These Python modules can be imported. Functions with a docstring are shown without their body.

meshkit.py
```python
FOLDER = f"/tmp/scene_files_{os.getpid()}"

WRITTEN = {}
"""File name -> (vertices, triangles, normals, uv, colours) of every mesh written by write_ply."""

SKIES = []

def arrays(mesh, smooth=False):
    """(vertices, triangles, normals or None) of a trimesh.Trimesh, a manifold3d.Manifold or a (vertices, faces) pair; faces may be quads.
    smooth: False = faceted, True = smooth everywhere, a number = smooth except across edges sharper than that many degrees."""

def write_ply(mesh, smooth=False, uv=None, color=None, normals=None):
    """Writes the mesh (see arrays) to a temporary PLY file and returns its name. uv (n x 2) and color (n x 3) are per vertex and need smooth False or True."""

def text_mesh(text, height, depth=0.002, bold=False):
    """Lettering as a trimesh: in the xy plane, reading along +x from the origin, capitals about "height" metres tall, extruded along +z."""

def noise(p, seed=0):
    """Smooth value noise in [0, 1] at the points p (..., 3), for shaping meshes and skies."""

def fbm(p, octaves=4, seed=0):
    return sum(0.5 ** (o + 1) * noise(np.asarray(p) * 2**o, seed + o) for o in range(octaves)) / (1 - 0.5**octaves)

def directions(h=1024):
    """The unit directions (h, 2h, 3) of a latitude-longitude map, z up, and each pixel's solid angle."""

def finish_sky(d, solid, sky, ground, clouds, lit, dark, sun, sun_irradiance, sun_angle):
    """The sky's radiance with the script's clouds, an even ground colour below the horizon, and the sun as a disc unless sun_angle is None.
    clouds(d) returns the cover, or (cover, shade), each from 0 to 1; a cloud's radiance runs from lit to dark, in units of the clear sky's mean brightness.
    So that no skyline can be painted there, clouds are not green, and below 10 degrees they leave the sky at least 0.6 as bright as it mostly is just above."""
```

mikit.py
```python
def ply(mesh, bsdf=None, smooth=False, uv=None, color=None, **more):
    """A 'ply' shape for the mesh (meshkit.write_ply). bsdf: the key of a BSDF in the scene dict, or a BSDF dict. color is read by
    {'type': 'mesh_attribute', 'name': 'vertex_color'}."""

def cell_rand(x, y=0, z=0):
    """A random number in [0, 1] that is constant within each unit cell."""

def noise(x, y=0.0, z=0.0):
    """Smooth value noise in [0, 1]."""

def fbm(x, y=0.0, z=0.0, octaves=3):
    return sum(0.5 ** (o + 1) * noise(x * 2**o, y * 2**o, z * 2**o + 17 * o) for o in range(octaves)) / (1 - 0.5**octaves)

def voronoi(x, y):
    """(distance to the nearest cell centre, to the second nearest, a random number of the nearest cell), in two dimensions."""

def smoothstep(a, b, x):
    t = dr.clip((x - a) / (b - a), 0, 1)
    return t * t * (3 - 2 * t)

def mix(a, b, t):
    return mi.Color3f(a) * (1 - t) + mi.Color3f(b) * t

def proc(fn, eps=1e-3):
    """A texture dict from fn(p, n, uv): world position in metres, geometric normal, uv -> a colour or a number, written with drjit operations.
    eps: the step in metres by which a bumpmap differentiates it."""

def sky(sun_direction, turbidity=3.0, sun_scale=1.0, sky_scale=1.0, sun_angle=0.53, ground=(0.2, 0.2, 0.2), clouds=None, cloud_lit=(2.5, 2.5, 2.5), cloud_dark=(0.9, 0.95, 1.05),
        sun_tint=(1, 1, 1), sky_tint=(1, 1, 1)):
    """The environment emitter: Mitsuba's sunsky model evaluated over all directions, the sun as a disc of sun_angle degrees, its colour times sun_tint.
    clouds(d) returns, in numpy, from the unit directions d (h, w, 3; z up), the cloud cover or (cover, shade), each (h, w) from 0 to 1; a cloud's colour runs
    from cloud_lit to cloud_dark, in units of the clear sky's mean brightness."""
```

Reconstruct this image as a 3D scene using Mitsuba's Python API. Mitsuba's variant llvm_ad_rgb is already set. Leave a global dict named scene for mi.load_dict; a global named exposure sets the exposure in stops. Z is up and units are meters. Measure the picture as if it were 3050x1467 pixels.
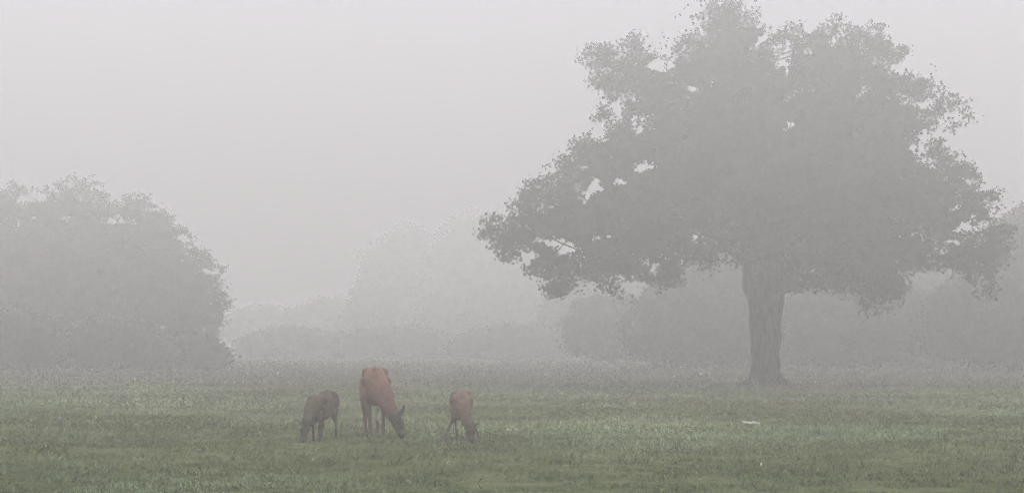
import math
import numpy as np, trimesh, manifold3d as m3, shapely
import mitsuba as mi, drjit as dr
import mikit, meshkit
from scipy.ndimage import distance_transform_edt, map_coordinates

T = mi.ScalarTransform4f
scene, labels = {}, {}
# ---------------------------------------------------------------- camera, sky, exposure
EYE, PITCH = 1.36, math.radians(2.43)
FOG = lambda z: 0.0081 + 0.0300 * np.clip(z / 12.0, 0, 1.15) ** 1.5      # per metre, by height: the fog is lifting, thinner at the ground
scene['camera'] = {'type': 'perspective', 'fov': 26.3, 'fov_axis': 'x', 'near_clip': 0.1, 'far_clip': 4000.0,
                   'to_world': T().look_at(origin=[0, 0, EYE], target=[0, 10, EYE + 10 * math.tan(PITCH)], up=[0, 0, 1]),
                   'medium': {'type': 'ref', 'id': 'fog_air'}}
scene['sky'] = mikit.sky((0.25, 0.45, 0.85), turbidity=3, sun_scale=0.15, sun_angle=25, ground=(0.09, 0.1, 0.07), clouds=lambda d: 1.0,
                         cloud_lit=(2.5, 2.46, 2.69))
exposure = 2.49
# ---------------------------------------------------------------- fog: one closed box round everything
LAYERS = np.repeat(np.repeat(FOG(-1.4 + 15.2 * (np.arange(24) + 0.5) / 24).astype(np.float32)[:, None, None, None], 2, 1), 2, 2)
scene['fog_air'] = {'type': 'heterogeneous', 'albedo': {'type': 'constvolume', 'value': {'type': 'rgb', 'value': [0.95, 0.945, 0.957]}},
                    'sigma_t': {'type': 'gridvolume', 'grid': mi.VolumeGrid(LAYERS), 'to_world': T().translate([-520, -520, -1.4]).scale([1040, 1040, 15.2])}}
scene['haze'] = {'type': 'cube', 'to_world': T().translate([0, 0, 6.2]).scale([520, 520, 7.6]), 'bsdf': {'type': 'null'},
                 'interior': {'type': 'ref', 'id': 'fog_air'}}
labels['haze'] = {'label': 'thick grey morning fog filling the air over the meadow', 'category': 'fog', 'kind': 'stuff'}

# ---------------------------------------------------------------- materials
VC = {'type': 'mesh_attribute', 'name': 'vertex_color'}
scene['leaf_material'] = {'type': 'twosided', 'bsdf': {'type': 'diffuse', 'reflectance': VC}}
scene['grass_material'] = {'type': 'twosided', 'bsdf': {'type': 'diffuse', 'reflectance': VC}}
scene['fur_material'] = {'type': 'twosided', 'bsdf': {'type': 'principled', 'base_color': VC, 'roughness': 0.95, 'specular': 0.05}}
scene['scrap_material'] = {'type': 'twosided', 'bsdf': {'type': 'diffuse', 'reflectance': VC}}
scene['eye_material'] = {'type': 'twosided', 'bsdf': {'type': 'principled', 'base_color': {'type': 'rgb', 'value': [0.01, 0.008, 0.006]}, 'roughness': 0.15}}


def bark(p, n, uv):
    f = mikit.fbm(p.x * 9, p.y * 9, p.z * 2.2, 4)
    return mikit.mix((0.022, 0.020, 0.018), (0.075, 0.067, 0.060), f)


scene['bark_material'] = {'type': 'twosided', 'bsdf': {'type': 'diffuse', 'reflectance': mikit.proc(bark)}}


def soil(p, n, uv):
    a = mikit.fbm(p.x * 0.35, p.y * 0.35, 0, 4)
    b = mikit.fbm(p.x * 6, p.y * 6, 3, 3)
    c = mikit.mix((0.075, 0.09, 0.036), (0.14, 0.165, 0.08), mikit.smoothstep(0.3, 0.7, a))
    c = mikit.mix(c, (0.05, 0.053, 0.038), mikit.smoothstep(85.0, 125.0, p.y))      # rank rough pasture beyond the grazed meadow
    return c * (0.6 + 0.6 * b)


scene['ground_material'] = {'type': 'twosided', 'bsdf': {'type': 'diffuse', 'reflectance': mikit.proc(soil)}}


# ---------------------------------------------------------------- the ground
def height(x, y):
    x, y = np.broadcast_arrays(np.asarray(x, float), np.asarray(y, float))
    p = np.stack([x, y, 0 * x], -1)
    a = meshkit.fbm(p / 14.0 + 40, 3, seed=3) - 0.5
    b = meshkit.fbm(p / 2.6 + 11, 3, seed=8) - 0.5
    fade = 1 / (1 + (y / 160.0) ** 2)
    return (0.34 * a + 0.17 * b) * fade


def axis(dense0, dense1, step, far):
    out = list(np.arange(dense0, dense1 + 1e-6, step))
    s, v = step, dense1
    while v < far:
        s *= 1.18
        v += s
        out.append(min(v, far))
    s, v = step, dense0
    while v > -far:
        s *= 1.18
        v -= s
        out.insert(0, max(v, -far))
    return np.array(out)


gx, gy = axis(-16, 18, 0.2, 500.0), axis(16, 75, 0.2, 500.0)
GX, GY = np.meshgrid(gx, gy, indexing='ij')
GZ = height(GX, GY)
ni, nj = GX.shape
idx = np.arange(ni * nj).reshape(ni, nj)
quads = np.stack([idx[:-1, :-1], idx[1:, :-1], idx[1:, 1:], idx[:-1, 1:]], -1).reshape(-1, 4)
scene['ground'] = mikit.ply((np.stack([GX, GY, GZ], -1).reshape(-1, 3), quads), 'ground_material', smooth=True)
labels['ground'] = {'label': 'wide green meadow ground fading into the fog', 'category': 'ground', 'kind': 'structure'}


# ---------------------------------------------------------------- trees
def tube(pts, radii, seg=9, wob=0.0, rng=None):
    pts, radii = np.asarray(pts, float), np.asarray(radii, float)
    tan = np.gradient(pts, axis=0)
    tan /= np.linalg.norm(tan, axis=1, keepdims=True) + 1e-9
    ref = np.array([0.13, 0.97, 0.2])
    rings = []
    for p, t, r in zip(pts, tan, radii):
        u = np.cross(t, ref)
        u /= np.linalg.norm(u)
        w = np.cross(t, u)
        a = np.arange(seg) * 2 * np.pi / seg
        rr = r * (1 + (wob * rng.uniform(-1, 1, seg) if rng is not None else 0))
        rings.append(p + (np.cos(a) * rr)[:, None] * u + (np.sin(a) * rr)[:, None] * w)
    v = np.vstack(rings + [pts[:1], pts[-1:]])
    f = []
    n = len(pts)
    for k in range(n - 1):
        for j in range(seg):
            a, b = k * seg + j, k * seg + (j + 1) % seg
            f += [[a, b, b + seg], [a, b + seg, a + seg]]
    for j in range(seg):
        f += [[(j + 1) % seg, j, n * seg], [(n - 1) * seg + j, (n - 1) * seg + (j + 1) % seg, n * seg + 1]]
    return trimesh.Trimesh(v, f, process=False)


def curve(a, b, sag, rng, n=7, wob=0.06):
    a, b = np.asarray(a, float), np.asarray(b, float)
    t = np.linspace(0, 1, n)[:, None]
    L = np.linalg.norm(b - a)
    p = a + (b - a) * t
    p[:, 2] += sag * L * np.sin(np.pi * t[:, 0])
    j = rng.normal(0, wob * L, (n, 3))
    j[[0, -1]] = 0
    return p + 0.5 * (j + np.roll(j, 1, 0)) * np.sin(np.pi * t)


def leaves(centres, normals_up, size, rng, tint):
    """diamond leaves, two triangles each, folded a little along the midrib"""
    n = len(centres)
    d = rng.normal(size=(n, 3))
    d[:, 2] -= 0.35
    d /= np.linalg.norm(d, axis=1, keepdims=True)
    s = np.cross(d, rng.normal(size=(n, 3)) + normals_up)
    s /= np.linalg.norm(s, axis=1, keepdims=True) + 1e-9
    L = (size * rng.uniform(0.7, 1.35, n))[:, None]
    w = L * rng.uniform(0.28, 0.42, n)[:, None]
    up = np.cross(d, s)
    v = np.stack([centres - d * L * 0.5, centres + s * w + up * 0.12 * L, centres + d * L * 0.5, centres - s * w + up * 0.12 * L], 1).reshape(-1, 3)
    b = np.arange(n)[:, None] * 4
    f = np.vstack([b + [0, 1, 2], b + [0, 2, 3]])
    return v, f, np.repeat(tint, 4, 0)


class Crown:
    """the volume of a crown: an outline in metres about the stem (x across, z up), rounded out in depth, with lumps and hollows"""

    def __init__(self, outline, seed, depth=1.0, gaps=(), swell=0.25):
        self.res = 0.08
        self.poly = shapely.Polygon(outline).buffer(swell)
        self.x0, self.z0, x1, z1 = self.poly.bounds
        xs = np.arange(self.x0 - 0.3, x1 + 0.3, self.res)
        zs = np.arange(self.z0 - 0.3, z1 + 0.3, self.res)
        X, Z = np.meshgrid(xs, zs, indexing='ij')
        self.ox, self.oz = xs[0], zs[0]
        self.d = distance_transform_edt(shapely.contains_xy(self.poly, X, Z)) * self.res
        self.R, self.seed, self.depth, self.gaps = self.d.max(), seed, depth, gaps
        self.x1, self.z1 = x1, z1

    def dist(self, x, z):
        return map_coordinates(self.d, [(x - self.ox) / self.res, (z - self.oz) / self.res], order=1, mode='constant')

    def open_sky(self, p, holes):
        """True where the crown is hollow: its named gaps and the smaller holes between the boughs; both run back through the crown"""
        x, y, z = p.T
        fine = meshkit.fbm(p / np.array([0.42, 1.6, 0.42]) + 30, 2, self.seed + 19)
        hit = np.zeros(len(p), bool)
        for cx, cz, rx, rz, ang in self.gaps:
            c, s = math.cos(math.radians(ang)), math.sin(math.radians(ang))
            a = (x - cx - 0.05 * y) * c - (z - cz - 0.03 * y) * s
            b = (x - cx - 0.05 * y) * s + (z - cz - 0.03 * y) * c
            hit |= np.sqrt((a / (0.85 * rx)) ** 2 + (b / (0.85 * rz)) ** 2) + (fine - 0.5) * 4.6 < 0.95
        big = meshkit.fbm(p / np.array([0.55, 5.0, 0.5]) + 90, 2, self.seed + 23)
        up = np.clip((z - self.z0) / (self.z1 - self.z0) - 0.25, 0, 0.4) / 0.4
        deep = np.clip(self.dist(x, z) / (0.75 * self.R), 0, 1)
        hit |= (big + 0.6 * (fine - 0.5) < holes * (1 - 0.45 * deep ** 2) * (0.8 + 0.2 * up))
        return hit

    def sample(self, n, rng, rough=0.35, clump=1.3, hollow=0.42, thin=0.0, ramp=0.42, sprays=0.42):
        out, got = [], 0
        while got < n:
            m = 4 * n
            x, z = rng.uniform(self.x0, self.x1, m), rng.uniform(self.z0, self.z1, m)
            d = self.dist(x, z)
            u = rng.uniform(-1, 1, m)
            R = self.R
            D = self.depth * np.sqrt(np.maximum(d * (2 * R - d), 0))
            y = np.sign(u) * np.abs(u) ** 0.6 * D
            p = np.stack([x, y, z], -1)
            f = meshkit.fbm(p / clump + 100, 3, self.seed)
            g = meshkit.fbm(p / (0.36 * clump) + 50, 2, self.seed + 9)
            big = meshkit.fbm(p / (2.3 * clump) + 20, 2, self.seed + 4)
            rim = np.clip((d - rough * (1.1 * g + 1.5 * big - 0.75)) / (ramp * R), 0, 1)      # 0 at the ragged outline, 1 well inside
            deep = np.clip(d / (0.62 * R), 0, 1)
            keep = (rim > 0) & (f > hollow - 0.08 * rim - 0.22 * deep) & (rng.uniform(0, 1, m) < 0.10 + 0.90 * rim ** (ramp / 0.42))
            keep &= (g > 0.58 - 0.13 * rim - 0.3 * deep) & (rng.uniform(0, 1, m) < 0.15 + D / (self.depth * R))
            keep &= rng.uniform(0, 1, m) > thin * np.clip((z - self.z0) / (self.z1 - self.z0), 0, 1) ** 1.3
            hol = meshkit.fbm(p / (np.array([0.62, 2.4, 0.55]) * clump) + 70, 3, self.seed + 14)      # hollows between the sprays
            keep &= hol > sprays * (1 - 0.75 * deep) * np.clip((z - self.z0) / (0.25 * (self.z1 - self.z0)), 0.55, 1)
            p = p[keep]
            out.append(p)
            got += len(p)
        return np.vstack(out)[:n]


def tree(key, label, category, at, outline, seed, clusters, per, spread, leaf, colour, depth=0.8, gaps=(), trunk=None, limbs=8, group=None, vary=0.03, rough=0.35, clump=1.3, hollow=0.42, thin=0.0, swell=0.25, ramp=0.42, sprays=0.42, grow=1.0, holes=0.0):
    rng = np.random.default_rng(seed)
    X, Y = at[0] * grow, at[1] * grow
    gaps = [(a * grow, b * grow, c * grow, d * grow, e) for a, b, c, d, e in gaps]
    outline, leaf, spread = [(a * grow, b * grow) for a, b in outline], leaf * grow, spread * grow
    Z = float(height(X, Y)) - 0.03
    base = np.array([X, Y, Z])
    cr = Crown(outline, seed, depth, gaps, swell)
    cc = cr.sample(clusters, rng, rough, clump, hollow, thin, ramp, sprays)
    tone = np.exp(rng.normal(0, vary, clusters)) * (0.75 + 0.5 * meshkit.fbm(cc / 0.9, 2, seed + 31))
    pts = np.repeat(cc, per, 0) + rng.normal(size=(clusters * per, 3)) * np.array([spread, spread, spread * 0.6])
    tint = np.array(colour) * (np.repeat(tone, per) * np.exp(rng.normal(0, 0.02, clusters * per)))[:, None]
    tint[:, 0] *= np.repeat(np.exp(rng.normal(0, 0.04, clusters)), per)
    keep = ~cr.open_sky(pts, holes)
    pts, tint, which = pts[keep], tint[keep], np.repeat(np.arange(clusters), per)[keep]
    v, f, c = leaves(pts + base, np.array([0, 0, 1.0]), leaf * (1 + 0.9 * np.clip(cr.dist(cc[:, 0], cc[:, 2]) / (0.6 * cr.R) - 0.3, 0, 1))[which], rng, np.clip(tint, 0.005, 0.3))
    labels[key] = {'label': label, 'category': category}
    if group:
        labels[key]['group'] = group
    if trunk:
        tp, tr = np.array(trunk[0], float), np.array(trunk[1], float)
        t = np.linspace(0, 1, 22)
        s = np.linspace(0, 1, len(tp))
        P = np.stack([np.interp(t, s, tp[:, k]) for k in range(3)], 1)
        Rr = np.interp(t, s, tr)
        Rr = Rr * (1 + 0.45 * np.exp(-P[:, 2] / 0.28))
        P[:, :2] += rng.normal(0, 0.025, (22, 2)) * tr[0]
        P[0, 2] -= 0.25
        scene[key + '__trunk'] = mikit.ply(tube(P + base, Rr, 14, 0.09, rng), 'bark_material', smooth=50)
        top = tp[-1]
        for k in range(6 if tr[0] > 0.38 else 0):
            a = 0.5 + k * 1.05 + rng.uniform(-0.2, 0.2)
            o = np.array([math.cos(a), math.sin(a), 0])
            reach = rng.uniform(0.75, 1.15)
            rp = [o * 0.20 + [0, 0, 0.75], o * 0.34 + [0, 0, 0.38], o * 0.55 + [0, 0, 0.15], o * reach + [0, 0, -0.06]]
            scene[key + '__root' + (f'_{k:03d}' if k else '')] = mikit.ply(tube(np.array(rp) + base, [0.16, 0.17, 0.13, 0.05], 9, 0.08, rng), 'bark_material', smooth=60)
        for k in range(limbs):
            a = P[int(rng.uniform(0.52, 0.97) * 21)]
            goal = cc[rng.integers(0, clusters, 40)]
            # the goal farthest from the limbs before it
            if k == 0:
                done = np.zeros((0, 3))
            q = np.min(np.linalg.norm(goal[:, None] - done[None], axis=2), 1) if len(done) else np.linalg.norm(goal - top, axis=1)
            b = goal[np.argmax(q)]                        # a spray near the rim
            done = np.vstack([done, b])
            L = np.linalg.norm(b - a)
            cv = curve(a, b, 0.10, rng, 9, 0.05)
            r0 = min(tr[-1] * 0.62, 0.055 * L)
            parts = [tube(cv + base, np.linspace(r0, 0.02, 9), 7)]
            for j in range(2, 9):
                for _ in range(3):
                    near = cc[np.argsort(np.linalg.norm(cc - cv[j], axis=1))[rng.integers(10, max(12, clusters // 22))]]
                    c2 = curve(cv[j], near, 0.05, rng, 5, 0.06)
                    parts.append(tube(c2 + base, np.linspace(max(0.03, r0 * (1 - j / 9) * 0.55), 0.01, 5), 4))
            scene[key + '__branch' + (f'_{k:03d}' if k else '')] = mikit.ply(trimesh.util.concatenate(parts), 'bark_material', smooth=60)
    mid = (pts - cc[which]) / spread
    out = pts - pts.mean(0)
    nv = 0.06 * mid + 0.9 * out / (np.linalg.norm(out, axis=1, keepdims=True) + 1e-6) + [0, 0, 0.35]
    nv /= np.linalg.norm(nv, axis=1, keepdims=True)                  # soft shading: a leaf takes the lean of its spray
    scene[key + '__crown'] = {'type': 'ply', 'filename': meshkit.write_ply((v, f), color=c, normals=np.repeat(nv, 4, 0)), 'bsdf': {'type': 'ref', 'id': 'leaf_material'}}
    labels[key + '__crown'] = {'kind': 'stuff'}


OAK = [(-8.54,4.66), (-8.48,5.11), (-8.02,5.30), (-7.63,5.60), (-7.23,6.02), (-7.17,6.22), (-6.72,6.41), (-6.46,6.73), (-6.42,7.03), (-6.20,6.86), (-5.80,7.07), (-5.80,7.58), (-5.42,7.65), (-5.22,7.97), (-5.03,8.37), (-4.70,8.43), (-4.70,8.69), (-5.09,8.75), (-5.42,9.01), (-5.35,9.60), (-5.67,9.93), (-5.42,10.18), (-5.16,10.45), (-4.70,10.39), (-4.50,10.16), (-4.24,10.25), (-4.18,10.58), (-3.78,10.78), (-3.27,10.61), (-2.97,10.45), (-3.01,10.12), (-2.69,10.25), (-2.61,10.58), (-2.22,10.78), (-2.45,10.97), (-2.55,11.29), (-2.22,11.69), (-1.71,11.95), (-0.73,11.95), (-0.27,11.42), (0.12,11.16), (0.25,10.84), (0.44,10.71), (0.90,11.10), (1.42,11.03), (1.61,11.42), (1.87,11.46), (2.08,11.16), (2.33,11.03), (2.85,11.20), (3.25,11.03), (3.83,10.78), (4.09,10.45), (4.23,9.99), (4.74,9.86), (5.13,9.54), (5.26,9.08), (5.72,8.69), (6.11,8.11), (6.11,7.75), (5.32,7.71), (5.40,7.39), (5.91,6.86), (6.49,6.54), (6.89,5.96), (7.28,5.50), (6.89,5.37), (6.89,5.05), (7.28,4.92), (7.47,4.71), (7.28,4.21), (7.15,3.70), (6.89,3.38), (6.83,2.66), (6.57,2.47), (6.18,2.92), (5.86,3.31), (5.35,3.38), (4.69,3.50), (4.50,3.50), (4.37,3.11), (4.44,2.92), (4.05,2.41), (3.72,2.28), (3.21,1.89), (2.89,2.53), (2.63,2.60), (2.11,2.79), (1.15,2.73), (0.69,2.66), (0.00,3.02), (-0.67,3.38), (-1.11,3.63), (-1.89,3.50), (-2.41,3.11), (-3.06,2.85), (-3.89,2.92), (-4.08,2.66), (-4.41,2.60), (-4.86,2.79), (-5.63,3.11), (-5.71,2.73), (-6.09,2.47), (-6.64,2.73), (-6.67,2.98), (-6.41,3.17), (-7.25,3.25), (-7.32,3.63), (-7.96,3.70), (-8.29,4.02)]
OAK_GAPS = [(-3.88,6.42,1.55,0.33,-25), (-5.19,5.95,0.66,0.54,-30), (-6.03,4.21,0.54,0.36,-15), (-5.07,4.51,0.48,0.21,-20), (-3.22,9.88,0.30,0.72,20), (1.43,8.77,0.33,0.19,0), (3.04,8.83,0.66,0.29,-10), (0.12,8.45,0.42,0.30,0), (0.72,7.86,0.42,0.24,-30), (-2.45,8.39,0.42,0.30,0), (2.15,7.44,0.48,0.26,10), (4.60,7.20,0.42,0.50,20), (5.91,4.45,0.60,0.54,10), (5.55,5.71,0.48,0.30,30), (4.84,8.33,0.60,0.30,30), (0.42,10.00,0.48,0.36,0), (-2.81,7.14,0.72,0.19,-20), (3.88,9.53,0.48,0.18,20), (6.15,5.11,0.36,0.36,0)]
LEAF = (0.040, 0.041, 0.029)
tree('oak_tree', 'broad spreading tree with thick bare trunk, nearest and darkest tree in the fog', 'tree', (7.60, 65.9), OAK, 5,
     16500, 15, 0.13, 0.11, LEAF, 0.72, OAK_GAPS, rough=0.28, clump=1.1, hollow=0.46, swell=0.14, ramp=0.07, sprays=0.43, holes=0.435, trunk=([(0, 0, 0), (0.02, 0, 1.0), (0.05, 0.05, 2.2), (0, 0, 3.4), (-0.1, 0.1, 5.0), (-0.15, 0, 6.6)], [0.40, 0.43, 0.50, 0.74, 0.50, 0.28]), limbs=14)

LEFT = [(-8.17,6.42), (-7.14,7.45), (-5.77,7.11), (-4.73,7.80), (-3.70,7.88), (-3.36,7.99), (-2.56,7.99), (-2.20,7.31), (-1.94,7.76), (-1.15,8.02), (-0.88,8.50), (-0.53,8.59), (-0.19,8.28), (0.17,8.50), (0.60,8.28), (0.88,7.85), (1.22,7.37), (1.58,7.62), (1.93,7.88), (2.38,7.85), (2.99,7.62), (3.17,7.14), (3.60,7.09), (3.79,6.52), (4.22,6.26), (4.39,6.44), (4.61,6.09), (4.61,5.56), (5.18,5.11), (5.27,4.77), (5.71,4.51), (5.80,3.80), (6.33,3.36), (6.42,2.56), (5.97,2.03), (5.89,1.24), (5.25,0.74), (0.60,0.57), (-4.73,0.57), (-7.14,0.91), (-8.69,2.98)]
LEFT_GAPS = [(-1.81,5.04,0.45,0.24,30), (-0.17,5.59,0.69,0.17,35), (2.07,5.30,0.69,0.24,-30), (1.05,4.77,0.28,0.28,0), (1.76,3.53,0.45,0.28,40), (-0.71,6.44,0.52,0.17,20), (-3.01,6.42,0.52,0.24,0), (1.20,6.76,0.24,0.59,10), (3.18,4.01,0.24,0.24,0)]
tree('tree', 'rounded tree at the left edge of the meadow, its lobed crown half faded in fog', 'tree', (-18.47, 95), LEFT, 12,
     10500, 14, 0.14, 0.14, LEAF, 0.75, LEFT_GAPS, grow=1.08, holes=0.40, rough=0.35, clump=1.3, swell=0.2, ramp=0.12, sprays=0.47, trunk=([(0, 0, 0), (0, 0, 2), (0.1, 0, 4.5)], [0.36, 0.3, 0.16]), limbs=7)

MID = [(-2.99,4.73), (-2.45,5.82), (-2.58,6.90), (-1.09,7.94), (0.27,9.21), (1.36,8.94), (2.45,8.26), (3.26,7.18), (3.9,5.0), (4.2,2.4), (3.6,0.4), (0.0,0.2), (-3.6,0.4), (-4.3,2.2)]
MID2 = [(-3.86,7.64), (-2.06,9.23), (0.00,9.64), (2.57,8.92), (4.37,7.38), (5.14,5.32), (5.6,3.0), (5.0,0.5), (0.5,0.2), (-4.2,0.4), (-5.0,2.8), (-4.7,5.6)]
FAR1 = [(-2.83,3.27), (-1.41,3.80), (0.00,4.15), (1.77,4.33), (3.18,3.80), (3.53,2.21), (2.12,0.44), (-1.41,0.37), (-2.83,1.15)]
FAR2 = [(-3.02,3.50), (-1.68,4.18), (0.00,4.68), (1.68,4.85), (3.02,4.18), (3.52,2.50), (2.68,0.66), (-1.68,0.49), (-3.18,1.49)]
FAR3 = [(-2.54,3.32), (-1.09,4.04), (1.09,4.40), (3.26,3.86), (4.35,2.59), (3.26,0.42), (-1.81,0.42)]
BEHIND_L = [(-3.6,0.9), (-3.3,2.6), (-2.2,3.9), (-0.8,4.8), (0.6,5.3), (2.0,4.9), (2.9,3.4), (3.0,1.4), (2.4,0.2), (0.1,0.1), (-2.4,0.1)]
BEHIND_L2 = [(-2.57,2.51), (-1.92,3.37), (-0.43,3.80), (1.07,3.69), (2.35,2.94), (2.57,1.45), (1.92,0.27), (-0.86,0.21), (-2.46,0.59)]
BEHIND_R = [(-2.72,3.06), (-1.63,4.33), (0.00,4.87), (1.81,4.69), (3.26,3.79), (3.62,2.34), (3.08,0.53), (1.27,0.13), (-1.45,0.16), (-2.63,0.89)]
RIGHT = [(-4.17,2.26), (-3.67,3.26), (-2.67,3.93), (-2.00,4.93), (-1.00,6.26), (-0.25,7.09), (0.67,7.43), (2.00,7.26), (3.33,6.26), (4.33,4.26), (4.50,2.26), (3.33,0.59), (0.67,0.18), (-1.83,0.18), (-3.83,0.59)]
STEM = lambda h, r: ([(0, 0, 0), (0, 0, h * 0.4), (0.1, 0, h * 0.75)], [r, r * 0.8, r * 0.3])
tree('tree_001', 'very faint tree with a stepped left outline, left of the big tree', 'tree', (-7.83, 150), MID, 21,
     5500, 11, 0.15, 0.22, LEAF, 0.8, grow=1.3, rough=0.8, thin=0.1, clump=1.6, swell=0.3, ramp=0.05, trunk=STEM(8, 0.3), limbs=4)
tree('tree_002', 'very faint round topped tree just behind the left tip of the big tree crown', 'tree', (-1.49, 142), MID2, 22,
     6500, 11, 0.15, 0.22, LEAF, 0.8, grow=1.35, rough=0.8, thin=0.1, clump=1.6, swell=0.3, ramp=0.05, trunk=STEM(8, 0.3), limbs=4)
tree('tree_003', 'farthest pale low tree, first to the right of the left tree', 'tree', (-30.36, 200), FAR3, 23, 2000, 11, 0.18, 0.26, LEAF, 0.8, grow=1.2, rough=0.8, thin=0.1, clump=1.6, swell=0.3, ramp=0.05, trunk=STEM(4, 0.2), limbs=2)
tree('tree_004', 'pale low tree in the gap, second to the right of the left tree', 'tree', (-22.89, 195), FAR1, 24, 2000, 11, 0.18, 0.26, LEAF, 0.8, grow=1.2, rough=0.8, thin=0.1, clump=1.6, swell=0.3, ramp=0.05, trunk=STEM(4, 0.2), limbs=2)
tree('tree_005', 'pale low tree in the gap, beside the stepped faint tree', 'tree', (-16.02, 185), FAR2, 25, 2100, 11, 0.18, 0.26, LEAF, 0.8, grow=1.2, rough=0.8, thin=0.1, clump=1.6, swell=0.3, ramp=0.05, trunk=STEM(4, 0.2), limbs=2)
tree('tree_006', 'grey tree under the big crown, directly left of the thick trunk', 'tree', (7.94, 90), BEHIND_L, 26, 4500, 12, 0.22, 0.15, LEAF, 0.8, grow=1.12, rough=1.2, thin=0.6, clump=1.8, swell=0.6, ramp=0.6, trunk=STEM(4, 0.16), limbs=3)
tree('tree_007', 'paler grey tree seen under the left half of the big crown', 'tree', (5.39, 118), BEHIND_L2, 27, 2600, 12, 0.24, 0.16, LEAF, 0.8, rough=0.8, thin=0.1, clump=1.6, swell=0.3, ramp=0.05, trunk=STEM(4, 0.16), limbs=3)
tree('tree_008', 'grey tree under the big crown, right of the thick trunk', 'tree', (15.25, 100), BEHIND_R, 28, 4000, 12, 0.22, 0.15, LEAF, 0.8, rough=0.8, thin=0.1, clump=1.6, swell=0.3, ramp=0.05, trunk=STEM(5, 0.2), limbs=3)
tree('tree_009', 'tall grey tree at the right edge, behind the right tip of the big crown', 'tree', (21.20, 92), RIGHT, 29, 6500, 12, 0.22, 0.15, LEAF, 0.8, rough=0.8, thin=0.1, clump=1.6, swell=0.3, ramp=0.05, trunk=STEM(7, 0.28), limbs=5)
BACK_A = [(-4.6,1.2), (-4.4,3.4), (-3.2,5.2), (-1.4,6.3), (0.3,6.6), (2.2,6.1), (3.9,5.0), (4.9,3.2), (4.6,1.0), (2.0,0.3), (-2.4,0.3)]
BACK_B = [(-5.2,1.0), (-5.4,3.6), (-4.0,5.6), (-2.2,6.2), (-0.4,7.2), (1.8,6.9), (3.6,6.2), (5.0,4.6), (5.4,2.4), (4.4,0.5), (0.0,0.2), (-3.9,0.3)]
BACK_C = [(-4.0,0.8), (-4.3,3.0), (-3.0,4.8), (-0.8,5.5), (1.2,5.9), (3.2,4.9), (4.2,3.0), (3.9,0.8), (1.0,0.2), (-2.2,0.3)]
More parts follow.
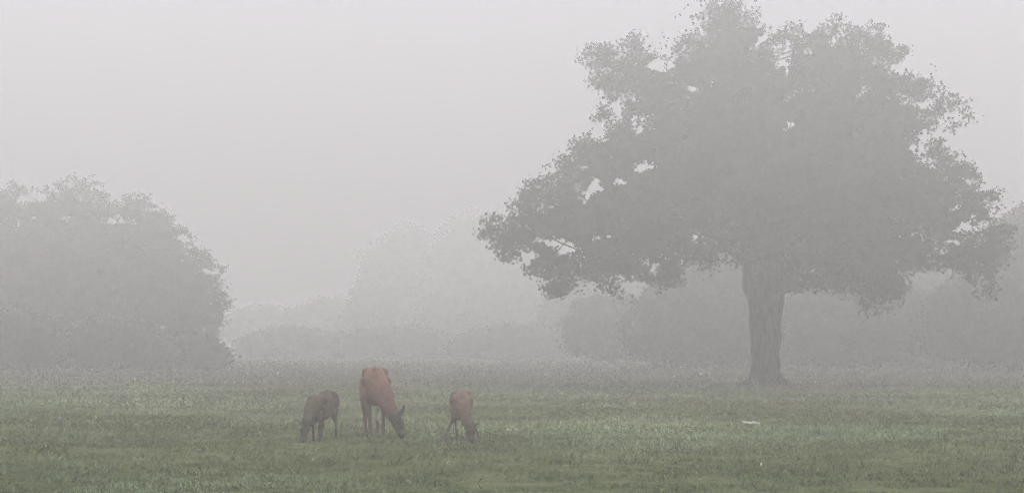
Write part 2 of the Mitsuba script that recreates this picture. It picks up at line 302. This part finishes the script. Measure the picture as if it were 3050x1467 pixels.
tree('tree_010', 'pale tree filling the fog behind the lower left sprays of the big crown', 'tree', (6.1, 132), BACK_A, 31, 5200, 11, 0.26, 0.17, LEAF, 0.85, grow=1.2, rough=0.8, thin=0.1, clump=1.6, swell=0.3, ramp=0.05, trunk=STEM(6, 0.24), limbs=3)
tree('tree_011', 'pale wide tree filling the fog behind the right half of the big crown', 'tree', (18.6, 122), BACK_B, 32, 6500, 11, 0.26, 0.17, LEAF, 0.85, rough=0.8, thin=0.1, clump=1.6, swell=0.3, ramp=0.05, trunk=STEM(6, 0.26), limbs=3)
tree('tree_012', 'pale tree straight behind the thick trunk of the big tree', 'tree', (11.6, 112), BACK_C, 33, 5000, 11, 0.26, 0.16, LEAF, 0.85, rough=0.8, thin=0.1, clump=1.6, swell=0.3, ramp=0.05, trunk=STEM(5, 0.22), limbs=3)
tree('tree_013', 'pale tree behind the tall grey tree at the right edge', 'tree', (25.3, 118), BACK_A, 34, 5000, 11, 0.26, 0.16, LEAF, 0.85, rough=0.8, thin=0.1, clump=1.6, swell=0.3, ramp=0.05, trunk=STEM(6, 0.24), limbs=3)
SH_A = [(-2.71,0.95), (-2.23,1.90), (-1.12,2.38), (0.00,2.54), (1.12,2.22), (1.91,1.42), (2.07,0.63), (1.59,0.07), (-2.23,0.07)]
SH_B = [(-2.45,0.94), (-1.63,1.75), (-0.33,2.08), (0.98,1.91), (2.12,1.26), (2.36,0.61), (1.96,0.09), (-1.96,0.09)]
SH_C = [(-1.67,0.59), (-1.17,1.18), (-0.17,1.43), (0.75,1.26), (1.50,0.76), (1.58,0.26), (1.17,0.03), (-1.33,0.03)]
SH_D = [(-3.62,0.77), (-2.49,1.45), (-0.68,1.79), (1.13,1.68), (2.72,1.11), (3.40,0.43), (2.94,0.05), (-2.94,0.05)]
SH_E = [(-3.26,0.79), (-2.39,1.56), (-0.65,1.88), (1.09,1.77), (2.61,1.23), (3.26,0.47), (2.83,0.06), (-2.83,0.06)]
SH_F = [(-3.54,0.61), (-2.71,1.44), (-1.04,1.86), (0.83,1.76), (2.50,1.44), (3.12,0.61), (2.71,0.07), (-3.12,0.07)]
SH_G = [(-2.28,0.68), (-1.52,1.25), (-0.19,1.44), (1.33,1.25), (2.09,0.68), (1.90,0.07), (-2.09,0.07)]
for k, (at, o, n, lab) in enumerate([
        ((-19.90, 88), SH_A, 1300, 'dim grey shrub at the foot of the left tree, farthest left'),
        ((-16.11, 90), SH_B, 1100, 'dim grey shrub at the foot of the left tree, second from the left edge'),
        ((-13.5, 92), SH_C, 700, 'small dim shrub below the right side of the left tree'),
        ((-12.18, 125), SH_D, 1000, 'faint low shrub across the gap between left tree and doe'),
        ((-6.04, 120), SH_E, 1000, 'faint low shrub in the fog right behind the doe'),
        ((0.25, 115), SH_F, 1000, 'faint low shrub in the fog behind the right fawn'),
        ((13.73, 105), SH_G, 700, 'dim shrub just right of the foot of the thick trunk'),
        ((18.4, 103), SH_F, 1300, 'dim low shrub farther right of the thick trunk, below the grey trees')]):
    tree('shrub' + (f'_{k:03d}' if k else ''), lab, 'shrub', at, o, 40 + k, 2 * n, 11, 0.2, 0.14, LEAF, 1.0, grow=1.33 if at[1] > 110 else 1.05, rough=0.7, hollow=0.36, thin=0.8, swell=0.45)


# ---------------------------------------------------------------- grass: blades and dew, nobody could count it
# where the meadow is dewy and pale (+) or olive and worn (-): x, y, across, along, strength
PATCHES = [(-4.6, 22.8, 2.2, 2.6, 0.55), (-2.6, 20.8, 1.6, 1.2, 0.25), (-4.6, 27.3, 2.6, 1.7, -0.6), (-1.5, 26.5, 2.4, 1.6, -0.45), (0.6, 21.5, 2.4, 2.2, -0.5), (3.2, 22.0, 2.0, 2.2, -0.45),
           (5.4, 25.0, 2.0, 2.0, -0.35), (4.0, 32.0, 4.5, 3.5, 0.5), (0.5, 35.0, 3.0, 4.0, 0.25), (-7.0, 33.0, 3.0, 3.0, 0.2), (-3.0, 46.0, 8.0, 5.0, 0.2)]


def grass():
    rng = np.random.default_rng(77)
    bands = [(17.5, 24, 1500, 0.055, 0.006), (24, 32, 800, 0.06, 0.008), (32, 44, 380, 0.065, 0.012), (44, 62, 130, 0.07, 0.022), (62, 95, 45, 0.08, 0.05), (95, 150, 9, 0.10, 0.10)]
    V, F, C, N, off = [], [], [], [], 0
    for y0, y1, dens, h, w in bands:
        hw = 0.25 * y1 + 0.8
        n = int(dens * (y1 - y0) * 2 * hw)
        x, y = rng.uniform(-hw, hw, n), rng.uniform(y0, y1, n)
        k = np.abs(x) < 0.25 * y + 0.8
        x, y = x[k], y[k]
        p = np.stack([x, y, 0 * x], -1)
        tuft = meshkit.fbm(p / 0.33, 3, 5)
        big = 0.5 * meshkit.fbm(p / np.array([2.2, 3.6, 1]) + 7, 4, 21) + 0.5 * meshkit.fbm(p / np.array([6.0, 11.0, 1]) + 17, 3, 31)
        k = rng.uniform(0, 1, len(x)) < 0.45 + 1.3 * np.clip(tuft - 0.3, 0, 1)
        x, y, tuft, big = x[k], y[k], tuft[k], big[k]
        n = len(x)
        z = height(x, y)
        H = h * (0.16 + 1.5 * tuft ** 1.6) * rng.uniform(0.6, 1.4, n)
        tall = rng.uniform(0, 1, n) < 0.002
        H[tall] *= 2.2
        a = rng.uniform(0, 2 * np.pi, n)
        lean = rng.uniform(0.5, 2.0, n) * H
        W = w * rng.uniform(0.6, 1.3, n)
        broad = rng.uniform(0, 1, n) < 0.0035          # broad dewy leaves of weeds among the blades
        W[broad] = np.maximum(W[broad] * 3.0, 0.02)
        lean[broad] = 0.05 + 0.6 * H[broad]
        dx, dy = np.cos(a), np.sin(a)
        root = np.stack([x, y, z - 0.01], -1)
        side = np.stack([-dy * W / 2, dx * W / 2, 0 * x], -1)
        mid = root + np.stack([dx * lean * 0.35, dy * lean * 0.35, H * 0.62], -1)
        tip = root + np.stack([dx * lean, dy * lean, H], -1)
        v = np.stack([root - side, root + side, mid + side * 0.8, tip, mid - side * 0.8], 1).reshape(-1, 3)
        b = np.arange(n)[:, None] * 5 + off
        F += [b + [0, 1, 2], b + [0, 2, 4], b + [4, 2, 3]]
        s = (big - 0.5) / 0.26 + 0.40 + sum(w * np.exp(-((x - a) / c) ** 2 - ((y - b) / e) ** 2) for a, b, c, e, w in PATCHES)
        s = np.clip(s, 0, 1)[:, None]
        hue = np.clip((meshkit.fbm(p[k] / 5.0 + 3, 3, 41) - 0.40) / 0.3 + 0.7 * np.exp(-((x + 4.6) / 2.2) ** 2 - ((y - 22) / 4.0) ** 2), 0, 1)[:, None]
        fleck = meshkit.fbm(p[k] / np.array([0.16, 0.28, 1]), 2, 51)[:, None]
        col = np.array([0.118, 0.148, 0.066]) * (1 - s) + np.array([0.265, 0.332, 0.19]) * s
        col = col * (np.array([1.05, 1, 0.92]) * (1 - hue) + np.array([0.92, 1.03, 1.04]) * hue) * (0.68 + 0.64 * fleck)
        col = col * np.exp(rng.normal(0, 0.12, (n, 1)))
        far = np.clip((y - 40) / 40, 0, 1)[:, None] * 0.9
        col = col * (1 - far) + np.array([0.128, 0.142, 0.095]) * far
        dew = rng.uniform(0, 1, n) < 0.015 + 0.03 * s[:, 0]
        col[dew] = np.array([0.27, 0.29, 0.21]) * np.exp(rng.normal(0, 0.2, (dew.sum(), 1)))
        col[broad] = np.array([0.24, 0.275, 0.17]) * np.exp(rng.normal(0, 0.3, (broad.sum(), 1)))
        straw = rng.uniform(0, 1, n) < 0.02
        col[straw] = np.array([0.16, 0.13, 0.07])
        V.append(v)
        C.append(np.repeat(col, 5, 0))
        nv = np.stack([-dx * lean * 0.5, -dy * lean * 0.5, 0.8 * H + 0.02], -1) + rng.normal(0, 0.012, (n, 3))
        N.append(np.repeat(nv / np.linalg.norm(nv, axis=1, keepdims=True), 5, 0))
        off += len(v)
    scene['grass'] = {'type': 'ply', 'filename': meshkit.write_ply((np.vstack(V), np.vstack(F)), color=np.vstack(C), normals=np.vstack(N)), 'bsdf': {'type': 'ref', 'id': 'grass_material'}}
    labels['grass'] = {'label': 'short dewy green meadow grass with paler and darker patches', 'category': 'grass', 'kind': 'stuff'}


grass()


def tall_grass():
    rng = np.random.default_rng(78)
    n = 230000
    y = 60 + 115 * rng.uniform(0, 1, n) ** 1.7
    x = rng.uniform(-1, 1, n) * (0.26 * y + 2)
    k = np.arange(n) < 3000                      # ungrazed tufts about the foot of the big trunk
    a0, r0 = rng.uniform(0, 2 * np.pi, n), 0.40 + 0.9 * rng.uniform(0, 1, n) ** 1.5
    x, y = np.where(k, 7.60 + r0 * np.cos(a0), x), np.where(k, 65.9 + r0 * np.sin(a0), y)
    p = np.stack([x, y, 0 * x], -1)
    q = meshkit.fbm(p / np.array([1.6, 2.6, 1]), 3, 61)
    H = (0.07 + 0.26 * np.clip((y - 66) / 30, 0, 1)) * (0.15 + 2.2 * np.clip(q - 0.32, 0, 1)) * (1 - 0.6 * np.clip((y - 84) / 45, 0, 1)) * rng.uniform(0.4, 1.3, n)
    H = np.where(k, rng.uniform(0.08, 0.30, n) * np.clip(1.5 - r0, 0.2, 1), H)
    a = rng.uniform(0, 2 * np.pi, n)
    dx, dy = np.cos(a), np.sin(a)
    W = rng.uniform(0.01, 0.022, n)
    root = np.stack([x, y, height(x, y) - 0.02], -1)
    side = np.stack([-dy * W / 2, dx * W / 2, 0 * x], -1)
    lean = H * rng.uniform(0.1, 0.7, n)
    midp = root + np.stack([dx * lean * 0.35, dy * lean * 0.35, H * 0.62], -1)
    tip = root + np.stack([dx * lean, dy * lean, H], -1)
    v = np.stack([root - side, root + side, midp + side * 0.8, tip, midp - side * 0.8], 1).reshape(-1, 3)
    b = np.arange(n)[:, None] * 5
    col = (np.array([0.135, 0.150, 0.096]) * (1 - np.clip((y - 62) / 30, 0, 1))[:, None] + np.array([0.085, 0.088, 0.066]) * np.clip((y - 62) / 30, 0, 1)[:, None]) * np.exp(rng.normal(0, 0.2, (n, 1)))
    nv = np.stack([-dx * 0.4, -dy * 0.4, 0 * x + 1.0], -1)
    nv /= np.linalg.norm(nv, axis=1, keepdims=True)
    scene['tall_grass'] = {'type': 'ply', 'filename': meshkit.write_ply((v, np.vstack([b + [0, 1, 2], b + [0, 2, 4], b + [4, 2, 3]])), color=np.repeat(col, 5, 0), normals=np.repeat(nv, 5, 0)),
                           'bsdf': {'type': 'ref', 'id': 'grass_material'}}
    labels['tall_grass'] = {'label': 'rough taller grass along the far edge of the meadow', 'category': 'grass', 'kind': 'stuff'}


tall_grass()


# ---------------------------------------------------------------- deer
def ball(p, r, seg=16):
    return m3.Manifold.sphere(r, seg).translate(list(map(float, p)))


def chain(pts, radii):
    out = []
    for a, b, ra, rb in zip(pts[:-1], pts[1:], radii[:-1], radii[1:]):
        out.append(m3.Manifold.batch_hull([ball(a, ra), ball(b, rb)]))
    return out


def torso(stations, drop, peak, seg=28):
    v, f = [], []
    a = np.arange(seg) * 2 * np.pi / seg
    for x, zt, zb, w, yc in stations:
        ca, sa = np.cos(a), np.sin(a)
        zc, hz = (zt + zb) / 2, (zt - zb) / 2
        yy = np.sign(ca) * np.abs(ca) ** 0.9 * w * (1 - peak * sa)
        v.append(np.stack([np.full(seg, x), yc + yy, zc - drop * (x + .5) + hz * np.sign(sa) * np.abs(sa) ** 0.95], 1))
    n = len(stations)
    v = np.vstack(v + [v[0].mean(0)[None], v[-1].mean(0)[None]])
    for k in range(n - 1):
        for j in range(seg):
            p, q = k * seg + j, k * seg + (j + 1) % seg
            f += [[p, q, q + seg], [p, q + seg, p + seg]]
    for j in range(seg):
        f += [[(j + 1) % seg, j, n * seg], [(n - 1) * seg + j, (n - 1) * seg + (j + 1) % seg, n * seg + 1]]
    tm = trimesh.Trimesh(v, f, process=True)
    trimesh.repair.fix_normals(tm)
    return m3.Manifold(m3.Mesh(np.asarray(tm.vertices, np.float32), np.asarray(tm.faces, np.uint32)))


def deer(key, label, at, heading, scale, coat, neck, head, front, hind, ears, lean=.94, white=1.0, drop=0.0, peak=.12, bone=.855, group=None):
    """local axes: x forward, y to the animal's left, z up; metres of a grown doe, then scaled. heading: degrees, 0 = towards -y (the camera)"""
    rng = np.random.default_rng(5)
    st = [(-0.53, .80, .70, .045, 0), (-0.49, .87, .60, .11, 0), (-0.40, .935, .52, .165, 0), (-0.28, .955, .48, .19, 0), (-0.12, .935, .45, .20, 0), (0.06, .915, .425, .20, 0),
          (0.22, .92, .41, .185, 0), (0.34, .91, .43, .155, 0), (0.44, .84, .49, .115, .01), (0.50, .76, .56, .06, .02)]
    st = [(x, zb + (zt - zb), zb, w * lean, yc) for x, zt, zb, w, yc in st]
    body = torso(st, drop, peak)
    pieces = [body] + [ball((-.30, .105 * q, bone), .085) for q in (1, -1)] + [ball((.24, .115 * q * lean, .74), .105) for q in (1, -1)] + [ball((.30, 0, .875 - .8 * drop), .07)]
    pieces += chain([(.33, .01, .70), *neck, head[0]], [.165, *np.linspace(.145, .105, len(neck)), .085])
    poll, brow, muzzle, nose = (np.array(h, float) for h in head)
    pieces += [m3.Manifold.batch_hull([ball(poll, .078), ball(brow, .085), ball(brow + (muzzle - brow) * .45, .068)]),
               m3.Manifold.batch_hull([ball(brow + (muzzle - brow) * .3, .07), ball(muzzle, .048), ball(nose, .036)])]
    for s, (knee, fet, hoof) in zip((1, -1), front):
        pieces += chain([(.27, .10 * s * lean, .60), (.28, .125 * s * lean, .47), knee, fet, hoof], [.10, .052, .029, .021, .025])
    for s, (stifle, hock, fet, hoof) in zip((1, -1), hind):
        pieces += chain([(-.34, .085 * s * lean, .74), stifle, hock, fet, hoof], [.14, .085, .033, .023, .025])
    m = m3.Manifold.batch_boolean(pieces, m3.OpType.Add).refine_to_length(.035).to_mesh()
    tm = trimesh.Trimesh(m.vert_properties[:, :3], m.tri_verts, process=True)
    tm = max(tm.split(only_watertight=False), key=lambda t: len(t.faces))
    trimesh.smoothing.filter_taubin(tm, lamb=0.5, nu=0.52, iterations=14)
    v = np.array(tm.vertices)
    v += (meshkit.fbm(v * 9 + 3, 3, 4)[:, None] - 0.5) * 0.012 * np.array(tm.vertex_normals)
    tm.vertices = v
    # fur colour by place on the animal
    base = np.array(coat, float)
    c = np.tile(base, (len(v), 1))
    blend = lambda w, col: c * (1 - w[:, None]) + np.array(col) * w[:, None]
    sm = lambda lo, hi, x: np.clip((x - lo) / (hi - lo), 0, 1) ** 2 * (3 - 2 * np.clip((x - lo) / (hi - lo), 0, 1))
    torso_ = (v[:, 0] < .30)
    c = blend(sm(.46, .40, v[:, 2]) * 0.75, base * np.array([.72, .82, .86]))                       # greyer legs
    c = blend(sm(.50, .44, v[:, 2]) * torso_ * sm(.13, .06, np.abs(v[:, 1])) * (v[:, 2] > .36) * 0.8, (.42, .38, .33))   # pale belly
    c = blend(sm(-.10, -.06, v[:, 1]) * sm(.24, .18, v[:, 1]) * (v[:, 0] < -.15) * sm(.62, .5, v[:, 2]) * sm(.16, .24, v[:, 2]) * white, (.6, .56, .5))     # white inner thighs
    hd = np.linalg.norm(v - (poll + (nose - poll) * np.clip(((v - poll) @ (nose - poll)) / np.dot(nose - poll, nose - poll), 0, 1)[:, None]), axis=1)
    t = ((v - poll) @ (nose - poll)) / np.dot(nose - poll, nose - poll)
    onhead = sm(.15, .10, hd) * sm(-.55, .25, t)
    c = blend(onhead * 0.9, np.array([.065, .061, .04]))
    c = blend(onhead * sm(.96, 1.06, t) * .8, (.03, .027, .024))                                       # dark nose
    c = blend(onhead * sm(.72, .8, t) * sm(.93, .86, t) * 0.15, (.2, .18, .15))                  # pale muzzle ring
    c *= np.exp((meshkit.fbm(v * np.array([6, 6, 6]) + 9, 3, 6)[:, None] - .5) * 0.7)
    c *= np.exp((meshkit.fbm(v * 45 + 9, 2, 7)[:, None] - .5) * 0.5)
    a = math.radians(heading)
    fwd, left = np.array([math.sin(a), -math.cos(a), 0]), np.array([math.cos(a), math.sin(a), 0])
    M = np.stack([fwd, left, [0, 0, 1.0]], 1) * scale
    org = np.array([at[0], at[1], float(height(at[0], at[1])) - 0.012])
    W = lambda p: np.asarray(p, float) @ M.T + org

    def put(name, mesh_v, mesh_f, col, mat='fur_material'):
        scene[f'{key}__{name}'] = mikit.ply((W(mesh_v), mesh_f), mat, smooth=True, color=col)

    put('body', v, np.array(tm.faces), np.clip(c, .005, .8))
    ico = trimesh.creation.icosphere(subdivisions=3)
    fwd_h = (nose - poll) / np.linalg.norm(nose - poll)
    for k, (d, side) in enumerate(ears):
        d = np.array(d, float) / np.linalg.norm(d)
        u = np.cross(d, fwd_h)
        u /= np.linalg.norm(u)
        w = np.cross(u, d)                      # w: the way the ear opens
        q = np.array(ico.vertices)
        L, B = q[:, 2] * .5 + .5, q[:, 0]
        prof = np.sqrt(np.maximum(L * (1 - L), 0)) * 2 * (1.15 - 0.55 * L)
        wide = np.sign(B) * np.abs(B) / np.maximum(np.sqrt(1 - q[:, 2] ** 2), 1e-3) * prof * .05
        thick = q[:, 1] * .012 - np.abs(wide) ** 2 * -7.0 * (1 - 0.3 * L)
        root = np.array(poll) + d * .035 + np.array(side) * .02
        pv = root + np.outer(L * .19, d) + np.outer(wide, u) + np.outer(thick, w)
        inner = (q[:, 1] > 0.1)
        col = np.where(inner[:, None], np.array([.12, .1, .08]), np.array([.04, .036, .026])) * np.exp(rng.normal(0, .1, (len(q), 1)))
        col[L > .82] *= 0.5
        put('ear' + (f'_{k:03d}' if k else ''), pv, np.array(ico.faces), np.clip(col, .004, .5))
    for k, s in enumerate((1, -1)):
        lat = np.cross([0, 0, 1.0], fwd_h) if abs(fwd_h[2]) < .98 else np.array([0, 1.0, 0])
        lat /= np.linalg.norm(lat)
        e = trimesh.creation.icosphere(subdivisions=2, radius=.016)
        upn = np.cross(fwd_h, lat)
        pos = brow + (muzzle - brow) * .18 + lat * s * .066 + upn * .03
        put('eye' + (f'_{k:03d}' if k else ''), np.array(e.vertices) + pos, np.array(e.faces), np.full((len(e.vertices), 3), .02), 'eye_material')
    tl = m3.Manifold.batch_boolean(chain([(-.50, 0, .83), (-.575, 0, .74), (-.59, 0, .60)], [.035, .04, .018]), m3.OpType.Add).refine_to_length(.03).to_mesh()
    tv = tl.vert_properties[:, :3]
    tc = np.where((tv[:, :1] > -.57), np.array([[.5, .47, .42]]), base[None] * .8)
    put('tail', tv, tl.tri_verts, tc)
    labels[key] = {'label': label, 'category': 'deer'}
    if group:
        labels[key]['group'] = group


FRONT = [((.30, .105, .26), (.30, .10, .07), (.325, .10, .012)), ((.33, -.085, .26), (.32, -.08, .07), (.345, -.08, .012))]
HIND = [((-.22, .135, .53), (-.44, .115, .30), (-.41, .115, .07), (-.385, .115, .012)), ((-.18, -.14, .53), (-.36, -.135, .30), (-.32, -.135, .07), (-.295, -.135, .012))]
deer('deer', 'large reddish brown doe grazing head down between the two small fawns', (-1.90, 30.55), 5, 1.0, (.205, .132, .102),
     neck=[(.49, .08, .61), (.62, .17, .40)], head=[(.70, .265, .245), (.735, .285, .195), (.80, .325, .06), (.815, .335, .03)],
     front=FRONT, hind=[((-.22, .10, .53), (-.44, .035, .30), (-.41, .045, .07), (-.385, .045, .012)), HIND[1]], ears=[((-.1, .45, .9), (0, 1, 0)), ((-.8, -.5, .35), (0, -1, 0))])
deer('deer_001', 'small grey brown fawn grazing at the left of the doe, head down to its left', (-2.53, 29.25), -17, .72, (.118, .098, .074),
     neck=[(.48, .0, .63), (.66, .0, .46)], head=[(.76, .0, .30), (.81, .0, .24), (.90, .0, .075), (.92, .0, .03)],
     front=[((.36, .10, .27), (.36, .10, .07), (.385, .10, .012)), ((.20, -.10, .27), (.16, -.10, .07), (.185, -.10, .012))],
     hind=HIND, ears=[((-.3, .8, .45), (0, 1, 0)), ((-.2, -.85, .5), (0, -1, 0))], lean=.86, white=.3, drop=.10, peak=.28, bone=.83)
deer('deer_002', 'small reddish fawn grazing at the right of the doe with its forelegs spread wide', (-.69, 29.85), 2, .74, (.178, .132, .103),
     neck=[(.47, .03, .62), (.60, .09, .42)], head=[(.69, .14, .26), (.735, .155, .21), (.81, .18, .065), (.83, .185, .03)],
     front=[((.30, .24, .29), (.32, .31, .07), (.345, .32, .012)), ((.30, -.22, .28), (.31, -.30, .07), (.335, -.31, .012))],
     hind=[((-.22, .135, .53), (-.44, .115, .30), (-.41, .115, .07), (-.385, .115, .012)), ((-.2, -.12, .53), (-.40, -.08, .30), (-.36, -.07, .07), (-.335, -.07, .012))],
     ears=[((-.45, .65, .4), (0, 1, 0)), ((-.7, -.5, .35), (0, -1, 0))], lean=.95, drop=.05, peak=.30, bone=.83)


# ---------------------------------------------------------------- small things in the grass
def scrap(key, label, cat, x, y, pts, width, lift, col, thick=0.006):
    """a crumpled strip lying on the grass: pts (along, across, up) in metres"""
    rng = np.random.default_rng(len(scene))
    P = np.array(pts, float)
    n = 13
    t, s = np.linspace(0, 1, n), np.linspace(0, 1, len(P))
    Q = np.stack([np.interp(t, s, P[:, k]) for k in range(3)], 1)
    Wd = width * (0.25 + 0.75 * np.sin(np.pi * (0.08 + 0.84 * t))) * rng.uniform(.75, 1.2, n)
    rows = []
    for j in np.linspace(-1, 1, 5):
        q = Q.copy()
        q[:, 1] += j * Wd / 2
        q[:, 2] += (1 - j * j) * 0.25 * width + rng.normal(0, .06 * width, n)
        rows.append(q)
    top = np.array(rows)
    bot = top - [0, 0, thick]
    g = np.concatenate([top, bot[::-1]], 0)          # a closed strip
    m = g.shape[0]
    v = g.reshape(-1, 3) + [x, y, float(height(x, y)) + lift]
    f = []
    for a in range(m):
        b = (a + 1) % m
        for k in range(n - 1):
            f += [[a * n + k, b * n + k, b * n + k + 1], [a * n + k, b * n + k + 1, a * n + k + 1]]
    c = np.clip(np.tile(col, (len(v), 1)) * np.exp(rng.normal(0, .08, (len(v), 1))), 0, .9)
    scene[key] = mikit.ply((v, f), 'scrap_material', smooth=True, color=c)
    labels[key] = {'label': label, 'category': cat}


scrap('white_scrap', 'bright white strip lying flat on the grass below the big tree', 'scrap', 3.73, 34.3, [(-.14, 0, .02), (-.07, 0, .02), (0, -.03, .01), (.06, -.02, .015), (.13, -.05, 0)], .075, .055, (.52, .52, .46))
scrap('white_scrap_001', 'small pale bent scrap on the grass, right of the right fawn', 'scrap', .02, 31.8, [(-.11, 0, .0), (-.05, 0, .0), (0, 0, .06), (.02, .03, .01), (.11, -.02, 0)], .07, .05, (.40, .41, .35))
scrap('dead_leaf', 'dark curled dead leaf standing in the grass at the bottom of the picture', 'leaf', -.285, 20.0, [(.02, 0, .0), (-.012, 0, .03), (-.02, 0, .06), (.0, 0, .09), (.02, 0, .10)], .03, .03, (.025, .02, .015), .003)
